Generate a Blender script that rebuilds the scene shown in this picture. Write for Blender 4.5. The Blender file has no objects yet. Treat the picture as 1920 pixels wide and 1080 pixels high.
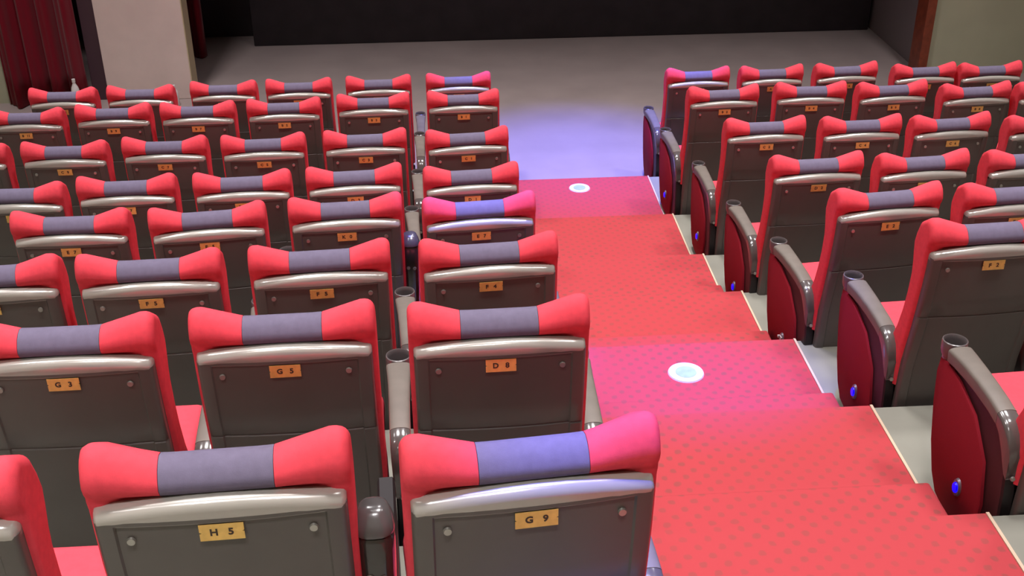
import bpy, bmesh, math
from mathutils import Vector, Matrix

# ------------------------------------------------------------------ camera, light, exposure
SC = bpy.context.scene
C = SC.collection
PI = math.pi
EYE = (0.0, 0.0, 3.871)
F_PX, PITCH, YAW, ROLL = 2205.89, 0.50853, 0.063575, -0.007748
def cam_axes():
    cp, sp, cy, sy, cr, sr = math.cos(PITCH), math.sin(PITCH), math.cos(YAW), math.sin(YAW), math.cos(ROLL), math.sin(ROLL)
    def yw(v): return Vector((cy*v[0]+sy*v[1], -sy*v[0]+cy*v[1], v[2]))
    F, U, R = yw((0, cp, -sp)), yw((0, sp, cp)), yw((1, 0, 0))
    return R*cr+U*sr, -R*sr+U*cr, F
R_, U_, F_ = cam_axes()
cd = bpy.data.cameras.new('camera'); cam = bpy.data.objects.new('camera', cd); C.objects.link(cam)
cd.sensor_width = 36.0; cd.lens = F_PX*36/1920; cd.clip_start = 0.05; cd.clip_end = 100
m = Matrix((R_, U_, -F_)).transposed().to_4x4(); m.translation = EYE
cam.matrix_world = m
SC.camera = cam
SC.view_settings.view_transform = 'Standard'; SC.view_settings.look = 'None'
SC.view_settings.gamma = 1.0; SC.view_settings.use_curve_mapping = False
SC.view_settings.exposure = 0.0

w = bpy.data.worlds.new('world'); SC.world = w; w.use_nodes = True
w.node_tree.nodes['Background'].inputs[0].default_value = (1.0, 0.86, 0.80, 1)
w.node_tree.nodes['Background'].inputs[1].default_value = 0.05

def area(name, loc, size, watts, col, rot=(0, 0, 0), sy=None):
    l = bpy.data.lights.new(name, 'AREA'); l.energy = watts; l.color = col
    l.shape = 'RECTANGLE'; l.size = size; l.size_y = sy or size
    o = bpy.data.objects.new(name, l); o.location = loc; o.rotation_euler = rot; C.objects.link(o); return o
def spot(name, loc, target, watts, col, deg, blend=0.7, rad=0.06):
    l = bpy.data.lights.new(name, 'SPOT'); l.energy = watts; l.color = col
    l.spot_size = math.radians(deg); l.spot_blend = blend; l.shadow_soft_size = rad
    o = bpy.data.objects.new(name, l); o.location = loc
    o.rotation_euler = (Vector(target)-Vector(loc)).to_track_quat('-Z', 'Y').to_euler(); C.objects.link(o); return o
WARM = (1.0, 0.96, 0.96)
for (lx, ly, wt) in ((-3.6, -0.6, 48), (-1.7, -0.7, 50), (0.2, -0.6, 46),
                     (-3.4, 2.2, 34), (-1.3, 2.0, 36), (0.9, 2.2, 32), (3.0, 2.4, 36),
                     (-3.4, 4.8, 28), (-1.2, 4.7, 40), (1.0, 4.8, 46), (3.2, 4.7, 44),
                     (-2.7, 8.3, 80), (1.2, 8.2, 88), (4.6, 7.7, 60)):
    a = area('ceiling_lamp', (lx, ly, 8.0), 0.6, wt, WARM); a.data.spread = math.radians(72)
BLUE = (0.03, 0.06, 1.0)
spot('aisle_spot', (1.1, 8.9, 8.0), (1.12, 8.85, 0.0), 6600, BLUE, 25, 1.0)
spot('aisle_spot', (1.0, 4.10, 8.0), (0.98, 4.08, 1.0), 5200, BLUE, 14, 1.0)
spot('aisle_spot', (0.15, 4.5, 8.0), (0.22, 4.52, 1.7), 4400, BLUE, 9, .8)
spot('aisle_spot', (0.45, 1.75, 8.0), (0.40, 1.74, 2.5), 3000, BLUE, 10, .9)
spot('aisle_spot', (1.0, 8.0, 8.0), (1.02, 8.0, 0.2), 850, BLUE, 11, 1.0)
spot('aisle_spot', (0.15, 8.3, 8.0), (0.20, 8.35, 0.95), 800, BLUE, 6, .9)
spot('aisle_spot', (1.85, 8.3, 8.0), (1.87, 8.35, 0.95), 900, BLUE, 6, .9)

# ------------------------------------------------------------------ rows of the auditorium (nearest row = 1)
ROW_Y = {0: .73, 1: 1.663, 2: 2.594, 3: 3.532, 4: 4.451, 5: 5.359, 6: 6.307, 7: 7.287, 8: 8.21}
TIER_Z = {0: 1.83, 1: 1.56, 2: 1.303, 3: 1.022, 4: .76, 5: .514, 6: .336, 7: .194, 8: 0.0}
NOSE = .967
XL, XR, PITCH_X = .1444, 1.9011, .57
AL, AR = .47, 1.578          # carpet edges

# ------------------------------------------------------------------ helpers
def hexcol(r, g, b):
    f = lambda c: (c/255/12.92 if c/255 <= .04045 else ((c/255+.055)/1.055)**2.4)
    return (f(r), f(g), f(b), 1)
def mat(name, col, rough=.6, metal=0, spec=.5, noise=0, nscale=40, bump=0, bscale=200, emit=0, sheen=0):
    m = bpy.data.materials.new(name); m.use_nodes = True
    nt = m.node_tree; b = nt.nodes['Principled BSDF']
    b.inputs['Base Color'].default_value = col if len(col) == 4 else (*col, 1)
    b.inputs['Roughness'].default_value = rough; b.inputs['Metallic'].default_value = metal
    b.inputs['Specular IOR Level'].default_value = spec
    if sheen: b.inputs['Sheen Weight'].default_value = sheen
    tc = nt.nodes.new('ShaderNodeTexCoord')
    if noise:
        n = nt.nodes.new('ShaderNodeTexNoise'); n.inputs['Scale'].default_value = nscale; n.inputs['Detail'].default_value = 4
        nt.links.new(tc.outputs['Object'], n.inputs['Vector'])
        mr = nt.nodes.new('ShaderNodeMapRange'); mr.inputs[1].default_value = .3; mr.inputs[2].default_value = .7
        mr.inputs[3].default_value = 1-noise; mr.inputs[4].default_value = 1+noise
        nt.links.new(n.outputs['Fac'], mr.inputs[0])
        mx = nt.nodes.new('ShaderNodeVectorMath'); mx.operation = 'SCALE'; mx.inputs[0].default_value = b.inputs['Base Color'].default_value[:3]
        nt.links.new(mr.outputs[0], mx.inputs['Scale']); nt.links.new(mx.outputs[0], b.inputs['Base Color'])
    if bump:
        n = nt.nodes.new('ShaderNodeTexNoise'); n.inputs['Scale'].default_value = bscale
        nt.links.new(tc.outputs['Object'], n.inputs['Vector'])
        bp = nt.nodes.new('ShaderNodeBump'); bp.inputs['Strength'].default_value = bump; bp.inputs['Distance'].default_value = .002
        nt.links.new(n.outputs['Fac'], bp.inputs['Height']); nt.links.new(bp.outputs[0], b.inputs['Normal'])
    if emit:
        b.inputs['Emission Color'].default_value = col if len(col) == 4 else (*col, 1); b.inputs['Emission Strength'].default_value = emit
    return m
M = dict(
    red=mat('red_fabric', (.82, .070, .100), .85, spec=.2, noise=.06, nscale=60, bump=.25, bscale=900),
    navy=mat('slate_blue_fabric', (.16, .135, .205), .85, spec=.2, noise=.06, nscale=60, bump=.25, bscale=900),
    shell=mat('dark_grey_plastic', (.105, .092, .082), .42, spec=.5, noise=.05, nscale=8, bump=.08, bscale=1200),
    lip_highlight=mat('shell_lip_highlight', (.42, .39, .35), .2, metal=.2, spec=1.0),  # top edge of the same shell plastic, overhead highlight painted in as paler grey
    blackgloss=mat('black_glossy_plastic', (.03, .025, .022), .15, spec=.8),
    capm=mat('smoky_plastic', (.075, .068, .068), .2, spec=.8),
    rim=mat('dark_rim', (.12, .10, .10), .28, spec=.6),
    arm=mat('grey_plastic', (.165, .14, .12), .5, noise=.08, nscale=20),
    gloss=mat('glossy_dark_plastic', (.10, .085, .08), .16, spec=.8),
    black=mat('black_metal', (.012, .008, .009), .5),
    hole=mat('black_rubber', (.012, .010, .012), .7),
    panelred=mat('dark_red_felt', (.24, .010, .020), .9, spec=.15, bump=.3, bscale=700),
    brass=mat('brass_plate', (.85, .54, .16), .42, metal=.45, noise=.1, nscale=50),
    ink=mat('black_ink', (.05, .025, .015), .6),
    screw=mat('steel_screw', (.42, .40, .36), .3, metal=.7),
    led=mat('blue_lamp', (.0, .0, 1.0), .3, emit=1.6),
    ledoff=mat('unlit_lamp', (.55, .5, .5), .3),
    housing=mat('lamp_housing', (.16, .12, .15), .35, metal=.3),
    concrete=mat('painted_concrete', (.24, .232, .195), .5, noise=.10, nscale=3, bump=.1, bscale=60),
    stagefloor=mat('stage_floor', (.36, .285, .275), .45, noise=.08, nscale=2),
    edge=mat('pale_edge_strip', (.62, .46, .34), .5),
    wallgreen=mat('grey_green_paint', (.50, .50, .36), .7, noise=.05, nscale=3),
    plum=mat('dark_plum_paint', (.075, .035, .05), .6),
    dark=mat('black_cloth', (.028, .021, .025), .8, noise=.2, nscale=5),
    reveal=mat('dark_stage_side', (.24, .20, .21), .7),
    column=mat('pinkish_plaster', (.80, .66, .62), .6, noise=.05, nscale=4),
    colside=mat('cream_paint', (.62, .52, .32), .6),
    wood=mat('red_brown_wood', (.26, .052, .022), .4, noise=.25, nscale=14),
    velvet=mat('crimson_velvet', (.20, .006, .018), .85, spec=.1, sheen=.15),
    ceil=mat('dark_ceiling', (.05, .045, .045), .8),
    white=mat('white_plastic', (.85, .80, .80), .4),
    disc=mat('white_disc', (.66, .63, .66), .35),
    disc_in=mat('pale_blue_disc', (.34, .47, .62), .35, noise=.12, nscale=30),
)
def carpet_mat():
    m = mat('red_patterned_carpet', (.74, .10, .12), .95, spec=.1)
    nt = m.node_tree; b = nt.nodes['Principled BSDF']; L = nt.links
    tc = nt.nodes.new('ShaderNodeTexCoord'); sp = nt.nodes.new('ShaderNodeSeparateXYZ'); L.new(tc.outputs['Object'], sp.inputs[0])
    nz = nt.nodes.new('ShaderNodeTexNoise'); nz.inputs['Scale'].default_value = 30; L.new(tc.outputs['Object'], nz.inputs['Vector'])
    def mth(op, a, bb=None, v=None):
        n = nt.nodes.new('ShaderNodeMath'); n.operation = op
        if isinstance(a, (int, float)): n.inputs[0].default_value = a
        else: L.new(a, n.inputs[0])
        if bb is not None: L.new(bb, n.inputs[1])
        if v is not None: n.inputs[1].default_value = v
        return n.outputs[0]
    yz = mth('SUBTRACT', sp.outputs['Y'], sp.outputs['Z'])
    sx = mth('SINE', mth('ADD', mth('MULTIPLY', sp.outputs['X'], v=PI/.036), mth('MULTIPLY', nz.outputs['Fac'], v=1.6)))
    sy = mth('SINE', mth('ADD', mth('MULTIPLY', yz, v=PI/.036), mth('MULTIPLY', nz.outputs['Fac'], v=1.2)))
    pr = mth('MULTIPLY', sx, sy)
    r = nt.nodes.new('ShaderNodeMapRange'); r.inputs[1].default_value = .38; r.inputs[2].default_value = .72; L.new(pr, r.inputs[0])
    n2 = nt.nodes.new('ShaderNodeTexNoise'); n2.inputs['Scale'].default_value = 2.2; n2.inputs['Detail'].default_value = 3; L.new(tc.outputs['Object'], n2.inputs['Vector'])
    wear = nt.nodes.new('ShaderNodeMapRange'); wear.inputs[1].default_value = .35; wear.inputs[2].default_value = .65; wear.inputs[3].default_value = .38; wear.inputs[4].default_value = .85
    L.new(n2.outputs['Fac'], wear.inputs[0])
    f = mth('MULTIPLY', r.outputs[0], wear.outputs[0])
    mx = nt.nodes.new('ShaderNodeMix'); mx.data_type = 'RGBA'
    mx.inputs['A'].default_value = (.44, .055, .064, 1); mx.inputs['B'].default_value = (.27, .066, .062, 1)
    L.new(f, mx.inputs['Factor']); L.new(mx.outputs['Result'], b.inputs['Base Color'])
    return m
M['carpet'] = carpet_mat()

def link(name, me, parent=None, m=None):
    o = bpy.data.objects.new(name, me); C.objects.link(o)
    if parent: o.parent = parent
    if m is not None:
        me.materials.clear(); me.materials.append(m)
    return o
def mesh_of(bm, name, smooth=True, angle=35):
    bmesh.ops.recalc_face_normals(bm, faces=bm.faces[:])
    me = bpy.data.meshes.new(name); bm.to_mesh(me); bm.free()
    if smooth:
        for p in me.polygons: p.use_smooth = True
        try: me.set_sharp_from_angle(angle=math.radians(angle))
        except Exception: pass
    return me
def tag(o, label=None, cat=None, group=None, kind=None):
    if label: o['label'] = label
    if cat: o['category'] = cat
    if group: o['group'] = group
    if kind: o['kind'] = kind
    return o
def box(bm, x0, x1, y0, y1, z0, z1, bev=0, seg=2):
    r = bmesh.ops.create_cube(bm, size=1); vs = r['verts']
    bmesh.ops.scale(bm, vec=(x1-x0, y1-y0, z1-z0), verts=vs)
    bmesh.ops.translate(bm, vec=((x0+x1)/2, (y0+y1)/2, (z0+z1)/2), verts=vs)
    if bev:
        es = set(e for v in vs for e in v.link_edges)
        bmesh.ops.bevel(bm, geom=list(es), offset=bev, segments=seg, profile=.5, affect='EDGES')
def loft(bm, rings, closed_ring=True, caps=True):
    vr = [[bm.verts.new(p) for p in r] for r in rings]
    n = len(rings[0])
    for a, b in zip(vr, vr[1:]):
        for i in range(n if closed_ring else n-1):
            bm.faces.new((a[i], a[(i+1) % n], b[(i+1) % n], b[i]))
    if caps:
        bm.faces.new(vr[0][::-1]); bm.faces.new(vr[-1])
    return vr
def cyl(bm, c, r1, r2, h, axis='z', n=20, cap=True):
    r = bmesh.ops.create_cone(bm, cap_ends=cap, segments=n, radius1=r1, radius2=r2, depth=h)
    vs = r['verts']
    if axis == 'y': bmesh.ops.rotate(bm, verts=vs, matrix=Matrix.Rotation(PI/2, 3, 'X'))
    if axis == 'x': bmesh.ops.rotate(bm, verts=vs, matrix=Matrix.Rotation(PI/2, 3, 'Y'))
    bmesh.ops.translate(bm, verts=vs, vec=c)
def interp(tab, z):
    if z <= tab[0][0]: return tab[0][1]
    for (a, va), (b, vb) in zip(tab, tab[1:]):
        if z <= b: 
            t = (z-a)/(b-a); return va+(vb-va)*t
    return tab[-1][1]
def sm(t): t = max(0, min(1, t)); return t*t*(3-2*t)

# ------------------------------------------------------------------ cinema seat parts (origin on the tier, +Y towards the stage)
HW = .238
BACKY = [(.12, .060), (.45, .045), (.62, .014), (.80, -.008), (.90, -.016), (.97, -.018)]      # outer face of the shell
FRONTY = [(.34, .24), (.44, .215), (.50, .175), (.58, .14), (.66, .118), (.76, .102), (.86, .098), (.93, .104), (.98, .104)]
def cushion_profile(x):
    u = abs(x)
    wing = max(0, min(1, (u-.098)/.105))
    edge = max(0, (u-(HW-.024))/.024); rr = 1-math.sqrt(max(0, 1-min(1, edge)**2))
    top = 1.028+.036*wing-.030*rr
    fwd = .020*wing
    pts = []
    mid = lambda z: (interp(BACKY, z)+interp(FRONTY, z))/2+.012
    zb = [.34, .44, .52, .60, .70, .80, .88, .93]
    def sh(y, z):  # pull towards the middle of the cushion near its side edges
        return y+(mid(z)-y)*rr*.34
    for z in zb: pts.append((sh(interp(BACKY, z)+.028, z), z))
    k = (top-.955)/.073
    hb = [(.026, -.004), (.008, .006), (-.005, .016), (-.011, .030), (-.006, .044), (.006, .060), (.020, .069), (.037, .073), (.055, .067), (.078+fwd, .046), (.097+fwd, .014), (.106+fwd, -.018)]
    out = sm((u-.16)/.05)
    for i, (y, z) in enumerate(hb):
        if i < 2: y = y+(.004-y)*out
        pts.append((sh(y, .95), .955+z*(k if z > 0 else 1)))
    for z in (.90, .86, .82, .74, .66, .58, .50, .44, .38, .34):
        pts.append((sh(interp(FRONTY, z)+fwd*sm((z-.8)/.13), z), z))
    return [(x, y, z) for y, z in pts]
def cushion_bm(x0, x1, n, outset=0):
    bm = bmesh.new()
    rings = []
    for i in range(n+1):
        x = x0+(x1-x0)*i/n
        r = cushion_profile(x)
        rings.append(r)
    loft(bm, rings)
    return bm
def xs(a, b, n): return [a+(b-a)*i/n for i in range(n+1)]
def cushion_mesh():
    bm = bmesh.new()
    for s in (-1, 1):
        st = xs(.102, HW-.036, 6)+[HW-.029, HW-.022, HW-.015, HW-.009, HW-.004, HW-.001, HW]
        loft(bm, [cushion_profile(s*x) for x in st])
    # the red lower back between the side bolsters, behind the seam
    return mesh_of(bm, 'backrest', angle=70)
def band_mesh():
    bm = bmesh.new(); loft(bm, [cushion_profile(x) for x in xs(-.101, .101, 8)])
    return mesh_of(bm, 'centre_band', angle=70)
SW = .226
def shell_mesh(part_='shell'):
    bm = bmesh.new()
    def top(x): return .948+.020*(1-(x/SW)**2)
    gx = [-SW, -SW+.004, -SW+.010, -.190, -.186, -.12, -.06, 0, .06, .12, .186, .190, SW-.010, SW-.004, SW]
    zt = [.115, .14, .30, .45, .60, .674, .677, .681, .684, .76, .84, .917, .920, .928]
    def yback(x, z):
        y = interp(BACKY, z)-.012*(1-(x/SW)**2)
        e = max(0, (abs(x)-(SW-.012))/.012); y += .012*(1-math.sqrt(max(0, 1-e*e)))
        if abs(x) < .189 and z < .919: y += .005
        if .675 < z < .683: y += .003
        return y
    lip = part_ == 'lip'
    rings = []
    for x in gx:
        T = top(x)
        yb = yback(x, .93)
        if lip:
            e = max(0, (abs(x)-(SW-.012))/.012); q = 1-.35*(1-math.sqrt(max(0, 1-e*e)))
            ring = [(x, yb+.026, .918), (x, yb+.002, .918)]
            for a in range(0, 11):
                th = -PI*.5+a*PI*.5/10*1.8
                ring.append((x, yb+.023+(.0245*math.sin(th))*q, T-.022+(.022*math.cos(th))*q))
        else:
            ring = [(x, yback(x, z), z) for z in zt]
            for z in (.928, .80, .60, .45, .30, .115): ring.append((x, interp(BACKY, z)+.030, z))
        rings.append(ring)
    loft(bm, rings)
    return mesh_of(bm, 'back_shell', angle=42)
def seat_mesh():
    bm = bmesh.new()
    box(bm, -.228, .228, .10, .52, .37, .455, .030, 4)
    for v in bm.verts:
        v.co.z += .012*(1-(v.co.x/.23)**2) if v.co.z > .41 else 0
    return mesh_of(bm, 'seat_cushion', angle=60)
def base_mesh():
    bm = bmesh.new()
    box(bm, -.215, .215, .09, .47, .30, .372, .01)
    box(bm, -.235, .235, .10, .16, .10, .30, .01)
    return mesh_of(bm, 'seat_base')
ARM_Y0, ARM_Y1 = .10, .60
def arm_meshes():
    """armrest body, cup holder ring+well, glossy end cap; centred on x=0"""
    def section(y, zt, hw, th):
        pts = []
        n = 10
        for i in range(n+1):
            a = PI*i/n; pts.append((-hw*math.cos(a), y, zt-.016+.016*math.sin(a)**.7))
        pts += [(hw*.92, y, zt-th), (-hw*.92, y, zt-th)]
        return pts
    spine = [(.185, .545, .031, .05), (.24, .556, .031, .05), (.32, .564, .032, .05), (.40, .568, .034, .05), (.46, .568, .037, .05), (.505, .566, .040, .05)]
    bm = bmesh.new(); loft(bm, [section(*s) for s in spine])
    arm = mesh_of(bm, 'armrest', angle=50)
    n = 28; c = (.0, .545)
    bm = bmesh.new()
    rings = []
    for (r, z) in ((.036, .516), (.040, .530), (.041, .560), (.040, .567), (.037, .569), (.035, .566), (.034, .55), (.031, .49), (.004, .486)):
        rings.append([(c[0]+r*math.cos(2*PI*i/n), c[1]+r*math.sin(2*PI*i/n), z) for i in range(n)])
    loft(bm, rings, caps=False)
    bm.verts.ensure_lookup_table()
    bm.faces.new(bm.verts[-n:])
    cup = mesh_of(bm, 'cup_holder')
    bm = bmesh.new()
    cap = [(.184, .544, .0305, .05), (.160, .538, .0305, .06), (.135, .526, .030, .08), (.112, .505, .029, .10), (.097, .475, .027, .10), (.088, .44, .022, .08), (.090, .41, .016, .05)]
    loft(bm, [section(*s) for s in cap])
    endc = mesh_of(bm, 'end_cap', angle=50)
    return arm, cup, endc
def side_panel_mesh(x0, x1, inset=0.0):
    # side profile of the arm support (y, z)
    pf = [(.565, .53), (.575, .46), (.560, .34), (.525, .20), (.480, .095), (.430, .03), (.37, .0), (.14, .0), (.09, .03), (.075, .16), (.085, .30), (.10, .40), (.115, .46), (.165, .50), (.30, .515), (.45, .52)]
    bm = bmesh.new()
    cy = sum(p[0] for p in pf)/len(pf); cz = sum(p[1] for p in pf)/len(pf)
    def ring(x, k): return [(x, cy+(y-cy)*k, max(0.0, cz+(z-cz)*k)) for y, z in pf]
    loft(bm, [ring(x0, .97), ring(x0+(x1-x0)*.12, 1.0), ring(x1-(x1-x0)*.12, 1.0), ring(x1, .97)])
    return mesh_of(bm, 'arm_support', angle=30)
def upholstery_mesh(s):
    # felt pad on the aisle side of the support; s=-1 faces -X, +1 faces +X
    pf = [(.555, .500), (.563, .45), (.548, .34), (.514, .20), (.470, .10), (.425, .045), (.36, .03), (.22, .03), (.175, .08), (.165, .20), (.200, .34), (.30, .445), (.42, .49), (.50, .505)]
    bm = bmesh.new()
    cy = sum(p[0] for p in pf)/len(pf); cz = sum(p[1] for p in pf)/len(pf)
    ring = lambda x, k: [(x, cy+(y-cy)*k, cz+(z-cz)*k) for y, z in pf]
    loft(bm, [ring(s*.020, 1), ring(s*.031, 1), ring(s*.035, .965)])
    return mesh_of(bm, 'felt_pad', angle=40)
def disc_mesh(r, h, axis, sc=(1, 1, 1), n=20, name='disc'):
    bm = bmesh.new(); cyl(bm, (0, 0, 0), r, r*.86, h, 'z', n)
    bmesh.ops.scale(bm, vec=sc, verts=bm.verts)
    if axis == '-y': bmesh.ops.rotate(bm, verts=bm.verts, matrix=Matrix.Rotation(PI/2, 3, 'X'))
    if axis == '-x': bmesh.ops.rotate(bm, verts=bm.verts, matrix=Matrix.Rotation(-PI/2, 3, 'Y'))
    return mesh_of(bm, name)
def plate_mesh():
    bm = bmesh.new()
    # thin plate with a notch in each short side
    w_, h_ = .040, .0185
    pf = [(-w_, -h_), (w_, -h_), (w_, -.002), (w_-.004, 0), (w_, .002), (w_, h_), (-w_, h_), (-w_, .002), (-w_+.004, 0), (-w_, -.002)]
    loft(bm, [[(x, 0, z) for x, z in pf], [(x, -.0018, z) for x, z in pf]])
    return mesh_of(bm, 'number_plate', smooth=False)
TXT = {}
def text_mesh(s):
    if s not in TXT:
        cu = bpy.data.curves.new('t', 'FONT'); cu.body = s; cu.size = .021; cu.align_x = 'CENTER'; cu.align_y = 'CENTER'
        cu.extrude = .0003; cu.offset = .0007; cu.resolution_u = 3
        o = bpy.data.objects.new('t', cu); C.objects.link(o)
        bpy.context.view_layer.update()
        me = bpy.data.meshes.new_from_object(o.evaluated_get(bpy.context.evaluated_depsgraph_get()))
        bpy.data.objects.remove(o); bpy.data.curves.remove(cu)
        me.transform(Matrix.Rotation(PI/2, 4, 'X')); me.name = 'lettering'
        me.materials.clear(); me.materials.append(M['ink'])
        TXT[s] = me
    return TXT[s]

G = {}
def geo(key, fn, m):
    if key not in G:
        G[key] = fn(); G[key].materials.clear(); G[key].materials.append(M[m])
    return G[key]
_arm = arm_meshes()
def part(name, key, fn, m, parent, loc=(0, 0, 0), rot=(0, 0, 0)):
    o = bpy.data.objects.new(name, geo(key, fn, m)); C.objects.link(o); o.parent = parent
    o.location = loc; o.rotation_euler = rot
    return o
def add_arm(seat, x, aisle=0, lamp=None, raised=False, thin=1.0):
    sup = part('arm_support', 'sup', lambda: side_panel_mesh(-.021, .021), 'black', seat, (x, 0, 0)); sup.scale.x = thin
    if aisle:
        part('felt_pad', 'pad%d' % aisle, lambda: upholstery_mesh(aisle), 'panelred', sup)
        if lamp:
            h = part('aisle_lamp', 'lh', lambda: disc_mesh(.026, .010, '-x', (1.35, .85, 1), 24, 'aisle_lamp'), 'housing', seat, (x+aisle*.038, .295, .170))
            if lamp == 'on': part('lamp_lens', 'll', lambda: disc_mesh(.016, .006, '-x', (1.25, .9, 1), 20, 'lamp_lens'), 'led', h, (aisle*.007, 0, 0))
            else: part('lamp_bracket', 'lo', lambda: bracket_mesh(), 'ledoff', h, (aisle*.006, 0, 0))
    part('bolt', 'bolt', lambda: disc_mesh(.008, .006, '-y', name='bolt'), 'screw', sup, (0, .083, .365))
    if raised:
        a = part('raised_armrest', 'rarm', raised_body, 'blackgloss', seat, (x-.016, 0, 0))
        part('top_cap', 'rcap', raised_cap, 'capm', a)
        part('bolt', 'bolt', None, 'screw', a, (.012, .040, .690)); part('bolt', 'bolt', None, 'screw', a, (-.014, .040, .694))
        return
    rot = (0, 0, 0); loc = (x, 0, 0)
    a = part('armrest', 'arm', lambda: _arm[0], 'arm', seat, loc, rot)
    a.scale.x = thin
    part('cup_holder', 'cup', lambda: _arm[1], 'rim', a)
    part('end_cap', 'cap', lambda: _arm[2], 'gloss', a)
def oval_ring(hx, hy, cy, z, n=24):
    return [(hx*math.copysign(abs(math.cos(2*PI*i/n))**.75, math.cos(2*PI*i/n)), cy+hy*math.copysign(abs(math.sin(2*PI*i/n))**.75, math.sin(2*PI*i/n)), z) for i in range(n)]
def raised_body():
    bm = bmesh.new()
    loft(bm, [oval_ring(.026, .030, .10, .47), oval_ring(.034, .040, .09, .58), oval_ring(.038, .044, .084, .70), oval_ring(.040, .046, .082, .782), oval_ring(.036, .042, .082, .790)])
    return mesh_of(bm, 'raised_armrest', angle=50)
def raised_cap():
    bm = bmesh.new()
    loft(bm, [oval_ring(.040, .044, .082, .794), oval_ring(.041, .045, .082, .800), oval_ring(.036, .038, .087, .816), oval_ring(.029, .028, .091, .832), oval_ring(.022, .020, .093, .838), oval_ring(.012, .010, .095, .840)])
    return mesh_of(bm, 'top_cap', angle=50)
def bracket_mesh():
    bm = bmesh.new(); box(bm, -.003, .003, -.016, .014, .012, .018, .001); box(bm, -.003, .003, -.006, 0, -.024, .014, .001); box(bm, -.004, .004, .020, .030, -.004, .008, .001)
    return mesh_of(bm, 'lamp_bracket')

TAB = {'L10':(0.001,0.028,0.093),'L11':(0.003,0.036,0.045),'L20':(-0.011,0.013,0.025),'L21':(-0.001,0.029,0.026),'L22':(0.01,0.01,0.016),'L30':(0.006,0.006,0.063),'L31':(0.003,0,0.055),'L32':(0.009,-0.022,0.038),'L33':(0.047,-0.028,0.055),'L40':(0.008,-0.003,0.08),'L41':(0.016,0.035,0.059),'L42':(0.023,-0.012,0.096),'L43':(0.034,-0.017,0.001),'L50':(0.001,-0.012,0.066),'L51':(-0.009,0.025,0.058),'L52':(0.014,-0.004,0.044),'L53':(0.024,-0.007,0.02),'L54':(0.069,-0.056,-0.01),'L60':(0.009,-0.016,0.071),'L61':(-0.007,0.012,0.025),'L62':(-0.012,-0.009,0.034),'L63':(0.001,0.001,-0.01),'L64':(0.02,-0.025,-0.01),'L65':(0.04,-0.03,-0.01),'L70':(0.012,0.045,0.017),'L71':(-0.005,0.034,0.022),'L72':(-0.01,-0.01,0.018),'L73':(0.012,-0.027,0.01),'L74':(0.044,-0.019,0.006),'L75':(0.075,-0.056,-0.02),'L80':(0.001,0.048,0.022),'L81':(-0.012,0.034,0.011),'L82':(-0.018,0.018,0.008),'L83':(0.012,0.012,-0.008),'L84':(0,-0.031,-0.02),'L85':(0.023,-0.036,-0.03),
'R20':(0,0,.05),'R30':(0.017,0.02,0.05),'R31':(0.01,0,0.03),'R40':(-0.013,-0.05,0.098),'R41':(-0.03,-0.05,0.06),'R50':(-0.01,-0.017,0.053),'R51':(-0.038,-0.034,0.07),'R52':(-0.05,-0.04,0.05),'R60':(-0.005,0.011,0.026),'R61':(-0.01,-0.009,0.027),'R62':(-0.048,-0.026,0.072),'R63':(-0.07,-0.08,0.047),'R70':(-0.024,-0.013,0.049),'R71':(-0.004,0.006,-0.019),'R72':(-0.028,-0.022,0.06),'R73':(-0.06,-0.1,0.06),'R74':(-0.12,-0.11,0.06),'R80':(0.015,0.014,0.029),'R81':(-0.002,0.013,0.031),'R82':(-0.003,0.028,0.05),'R83':(-0.002,-0.04,0.036),'R84':(-0.075,-0.055,0.04)}
ROWN = {1: 'nearest row', 2: 'second row from camera', 3: 'third row from camera', 4: 'fourth row from camera',
        5: 'fifth row from the camera', 6: 'third row from the stage', 7: 'second row from the stage', 8: 'front row by the stage'}
SEATN = ['on the aisle', 'one in from the aisle', 'two in from the aisle', 'three in from the aisle', 'four in from the aisle', 'five in from the aisle']
LET = {1: 'H', 2: 'D', 3: 'F', 4: 'E', 5: 'D', 6: 'C', 7: 'B', 8: 'A'}
PLATE = {'L10': 'G   9', 'L11': 'H   5', 'L20': 'D   8', 'L21': 'G   5', 'L22': 'G   3', 'L30': 'F   4', 'L31': 'F   5', 'L40': 'E   7', 'L41': 'K   0'}
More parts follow.
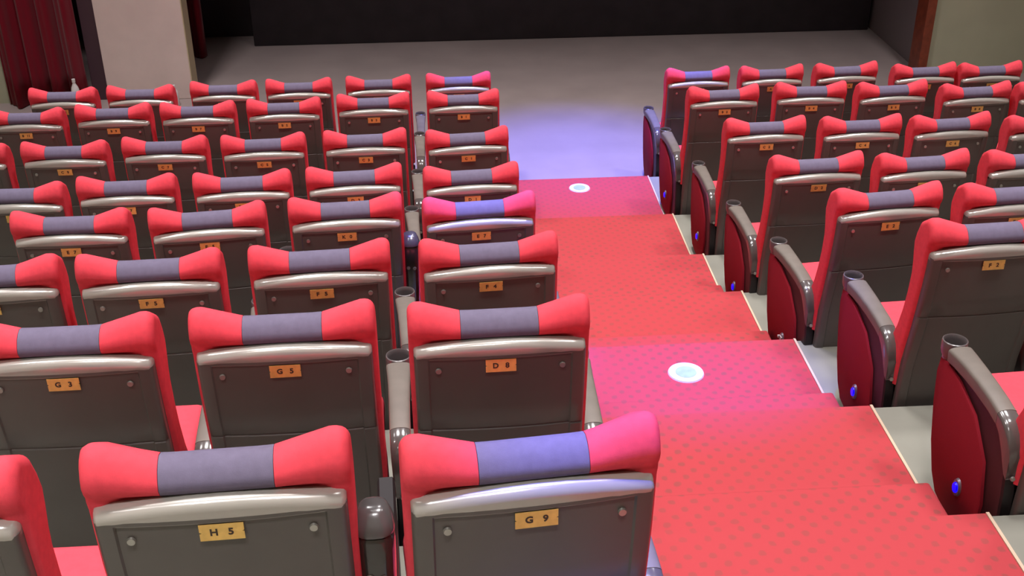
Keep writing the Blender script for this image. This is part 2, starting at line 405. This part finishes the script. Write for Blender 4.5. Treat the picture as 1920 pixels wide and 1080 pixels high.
def make_seat(side, k, j, last):
    key = '%s%d%d' % (side, k, j)
    dx, dy, yw = TAB.get(key, (0, 0, 0))
    s = -1 if side == 'L' else 1
    x0 = (XL if side == 'L' else XR)+s*PITCH_X*j
    e = bpy.data.objects.new('cinema_seat', None); C.objects.link(e)
    e.location = (x0+dx, ROW_Y[k]+dy, TIER_Z[k]); e.rotation_euler = (0, 0, yw)
    extra = ''
    if key in ('L10', 'L11', 'L20', 'L21'): extra = ', plate ' + ' '.join(PLATE[key].split())
    if key == 'L41': extra = ', armrest tipped up'
    if key == 'R40': extra = ', its aisle lamp unlit'
    tag(e, 'cinema seat %s, %s block, %s%s' % (SEATN[j], 'left' if side == 'L' else 'right', ROWN[k], extra),
        'seat', 'cinema seats in the %s block' % ('left' if side == 'L' else 'right'))
    part('backrest', 'cush', cushion_mesh, 'red', e)
    part('centre_band', 'band', band_mesh, 'navy', e)
    sh = part('back_shell', 'shell', shell_mesh, 'shell', e)
    part('top_edge', 'lip', lambda: shell_mesh('lip'), 'lip_highlight', e)
    for q in (-1, 1):
        part('screw', 'screw', lambda: disc_mesh(.0085, .005, '-y', name='screw'), 'screw', sh, (q*.163, -.0195, .884))
    part('seat_cushion', 'seat', seat_mesh, 'red', e)
    part('seat_base', 'base', base_mesh, 'black', e)
    tilt = (0.10 if (k*7+j*3+(side == 'R')) % 3 == 0 else (-.05 if (k*5+j) % 3 == 1 else .02))
    pl = part('number_plate', 'plate', plate_mesh, 'brass', e, (0, -.0262, .897), (tilt, 0, 0))
    txt = PLATE.get(key, '%s   %d' % (LET[k], (j*2+1) if side == 'L' else (j*2+2)))
    t = bpy.data.objects.new('lettering', text_mesh(txt)); C.objects.link(t); t.parent = pl; t.location = (0, -.0021, 0)
    # armrests: every seat owns the one on its aisle side
    near = .285 if side == 'L' else .245
    lamp = {2: 'on', 3: 'on', 4: 'off', 5: 'on', 6: 'on', 7: 'on'}.get(k) if side == 'R' else None
    gap = PITCH_X+s*(dx-TAB.get(key[:2]+str(j-1), (0, 0, 0))[0]) if j else 0
    xoff = -s*(near if j == 0 else gap/2)
    add_arm(e, xoff-dx*0, aisle=(-s if j == 0 else 0), lamp=lamp if j == 0 else None, raised=(key in ('L11', 'L41')), thin=(.6 if j and gap < .53 else 1.0))
    if last: add_arm(e, s*PITCH_X/2)
    return e
COUNT = {'L': {1: 3, 2: 3, 3: 4, 4: 4, 5: 5, 6: 6, 7: 6, 8: 6}, 'R': {2: 1, 3: 2, 4: 2, 5: 3, 6: 4, 7: 5, 8: 5}}

# ------------------------------------------------------------------ setting: tiers, floor, walls
def struct(name, bm, m, smooth=False):
    me = mesh_of(bm, name, smooth=smooth); o = link(name, me, None, M[m]); tag(o, kind='structure'); return o
X0, X1 = -4.9, 6.2
YF = 10.9
bm = bmesh.new(); box(bm, X0, X1, ROW_Y[7]+NOSE, 12.95, -.12, 0); struct('floor', bm, 'stagefloor')
def nose(k): return ROW_Y[k]+NOSE
for k in range(0, 8):
    y0 = nose(k-1) if k > 0 else -1.5
    bm = bmesh.new(); box(bm, X0, X1, y0, nose(k), -.12, TIER_Z[k], 0); struct('floor_tier', bm, 'concrete')
bm = bmesh.new(); box(bm, X0-.15, X0, -1.5, YF, -.12, 8.2); struct('wall_left', bm, 'wallgreen')
bm = bmesh.new(); box(bm, X1, X1+.15, -1.5, YF, -.12, 8.2); struct('wall_right', bm, 'wallgreen')
bm = bmesh.new(); box(bm, X0-.15, X1+.15, -1.65, -1.5, -.12, 8.2); struct('wall_back', bm, 'wallgreen')
bm = bmesh.new(); box(bm, X0-.15, X1+.15, -1.65, 13.2, 8.2, 8.35); struct('ceiling', bm, 'ceil')
bm = bmesh.new(); box(bm, X0, -4.0, YF, YF+.2, 0, 8.2); box(bm, -4.0, -3.13, YF, YF+.2, 2.9, 8.2); box(bm, -2.33, 4.70, YF, YF+.2, 4.2, 8.2); box(bm, 4.79, X1, YF, YF+.2, 0, 8.2)
struct('wall_front', bm, 'wallgreen')
bm = bmesh.new(); box(bm, -3.13, -2.335, YF-.02, YF+.22, 0, 5.8, .006); struct('wall_column', bm, 'column')
bm = bmesh.new(); box(bm, -2.337, -2.328, YF-.025, YF+.22, 0, 4.2, .002); struct('trim_3', bm, 'colside')
bm = bmesh.new(); box(bm, -3.28, -3.13, YF+.02, YF+.2, 0, 2.9, .004); struct('trim_4', bm, 'plum')
bm = bmesh.new(); box(bm, 4.70, 4.79, YF-.05, YF+.2, 0, 4.2, .008); struct('trim_1', bm, 'wood')
bm = bmesh.new(); box(bm, -2.34, 4.79, YF-.05, YF, 4.2, 4.32, .008); struct('trim_2', bm, 'wood')
bm = bmesh.new(); box(bm, 4.80, 4.92, YF+.2, 12.95, 0, 8.2); struct('wall_stage_right', bm, 'reveal')
bm = bmesh.new(); box(bm, -4.9, -4.78, YF+.2, 12.95, 0, 8.2); struct('wall_stage_left', bm, 'reveal')
bm = bmesh.new(); box(bm, -4.9, 4.92, 12.85, 13.0, 0, 8.2); struct('wall_stage_back', bm, 'dark')

# projection backdrop on the stage: black cloth stretched on a low frame
root = bpy.data.objects.new('stage_backdrop', None); C.objects.link(root); root.location = (1.4, 12.5, 0)
tag(root, 'wide black backdrop standing across the back of the stage', 'backdrop')
bm = bmesh.new(); box(bm, -3.36, 3.36, -.03, .03, .0, 4.1, .01)
link('backdrop_cloth', mesh_of(bm, 'backdrop_cloth'), root, M['dark'])
bm = bmesh.new()
for xx in (-3.3, 0.95, 3.3): box(bm, xx-.02, xx+.02, .03, .08, 0, 4.1, .004)
link('frame', mesh_of(bm, 'frame'), root, M['reveal'])

def curtain(name, x0, x1, y, z0, z1, folds, amp, m, label, ph=0.0):
    bm = bmesh.new(); n = folds*14; vv = []
    zs = xs(z0, z1, 10)
    for z in zs:
        row = []
        fl = 1+.25*(1-(z-z0)/(z1-z0))
        for i in range(n+1):
            t = i/n
            a = amp*fl*(math.sin(2*PI*folds*t+ph)+.35*math.sin(2*PI*folds*2.3*t+1.1+z*.3))
            row.append(bm.verts.new((x0+(x1-x0)*t, y+a, z)))
        vv.append(row)
    for a, b in zip(vv, vv[1:]):
        for i in range(n): bm.faces.new((a[i], a[i+1], b[i+1], b[i]))
    me = mesh_of(bm, name, angle=80); o = link(name, me, None, M[m])
    so = o.modifiers.new('thickness', 'SOLIDIFY'); so.thickness = .012
    tag(o, label, 'curtain'); return o
curtain('door_curtain', -4.04, -3.30, YF-.10, .01, 3.0, 4, .045, 'velvet', 'crimson pleated curtain hanging left of the pale column', .6)
curtain('stage_curtain', -2.95, -2.42, 12.15, .01, 4.1, 3, .04, 'velvet', 'dark red stage curtain on the stage edge behind the pale column', .2)

# carpet runner down the aisle with its half steps
bm = bmesh.new(); T = .008
HALF = {0: .30, 1: .33, 2: .32, 3: .32, 4: .32}
for k in range(0, 8):
    y0 = nose(k-1) if k > 0 else -1.2
    box(bm, AL, AR, y0+T, nose(k)+T, TIER_Z[k], TIER_Z[k]+T, .003, 1)
    zlow = TIER_Z[k+1]
    box(bm, AL, AR, nose(k), nose(k)+T, zlow+T, TIER_Z[k]+T*.5, 0)
    if k in HALF:
        hz = (TIER_Z[k]+zlow)/2
        box(bm, AL+.02, AR-.025, nose(k)+T, nose(k)+HALF[k], zlow+T, hz, .010, 2)
car = bpy.data.objects.new('stair_carpet', mesh_of(bm, 'stair_carpet', smooth=False)); C.objects.link(car)
car.data.materials.append(M['carpet'])
tag(car, 'red patterned carpet runner down the aisle steps', 'carpet')
bm = bmesh.new()
for k in range(0, 8):
    y0 = nose(k-1) if k > 0 else -1.2
    for xx in (AL-.008, AR):
        box(bm, xx, xx+.010, y0+.002, nose(k)+T, TIER_Z[k], TIER_Z[k]+T+.002, 0)
e = link('edge_strip', mesh_of(bm, 'edge_strip', smooth=False), car, M['edge']); tag(e, 'pale edging strip')

def floor_disc(x, y, z, label):
    n = 40; bm = bmesh.new(); cyl(bm, (0, 0, .003), .079, .076, .006, 'z', n)
    o = link('floor_disc', mesh_of(bm, 'floor_disc'), None, M['disc']); o.location = (x, y, z)
    bm = bmesh.new(); cyl(bm, (0, 0, .0068), .046, .045, .0016, 'z', n)
    link('disc_centre', mesh_of(bm, 'disc_centre'), o, M['disc_in'])
    tag(o, label, 'floor marker', 'round white discs on the aisle carpet')
floor_disc(1.032, 4.262, TIER_Z[3]+T, 'large white disc on the aisle carpet, nearer of the two')
floor_disc(1.030, 8.070, TIER_Z[7]+T, 'small far white disc on the carpet near the stage floor')

# small pale things on the floor at the foot of the front wall
def bottle(x, y, h, r, name, label, cat):
    bm = bmesh.new(); n = 20
    prof = [(r*.9, 0), (r, .01), (r, h*.62), (r*.8, h*.74), (r*.36, h*.86), (r*.36, h*.9)]
    loft(bm, [[(q*math.cos(2*PI*i/n), q*math.sin(2*PI*i/n), z) for i in range(n)] for q, z in prof])
    o = link(name, mesh_of(bm, name), None, M['white']); o.location = (x, y, 0)
    bm = bmesh.new(); cyl(bm, (0, 0, h*.95), r*.42, r*.42, h*.10, 'z', n)
    link('bottle_cap', mesh_of(bm, 'bottle_cap'), o, M['white'])
    tag(o, label, cat)
bottle(-3.36, 10.66, .30, .038, 'bottle', 'small whitish bottle at the foot of the crimson curtain', 'bottle')
bottle(-2.47, 10.70, .20, .035, 'bottle', 'small whitish bottle at the foot of the pale column', 'bottle')

for side in 'LR':
    for k in sorted(COUNT[side]):
        n = COUNT[side][k]
        for j in range(n): make_seat(side, k, j, j == n-1 and k >= 7)
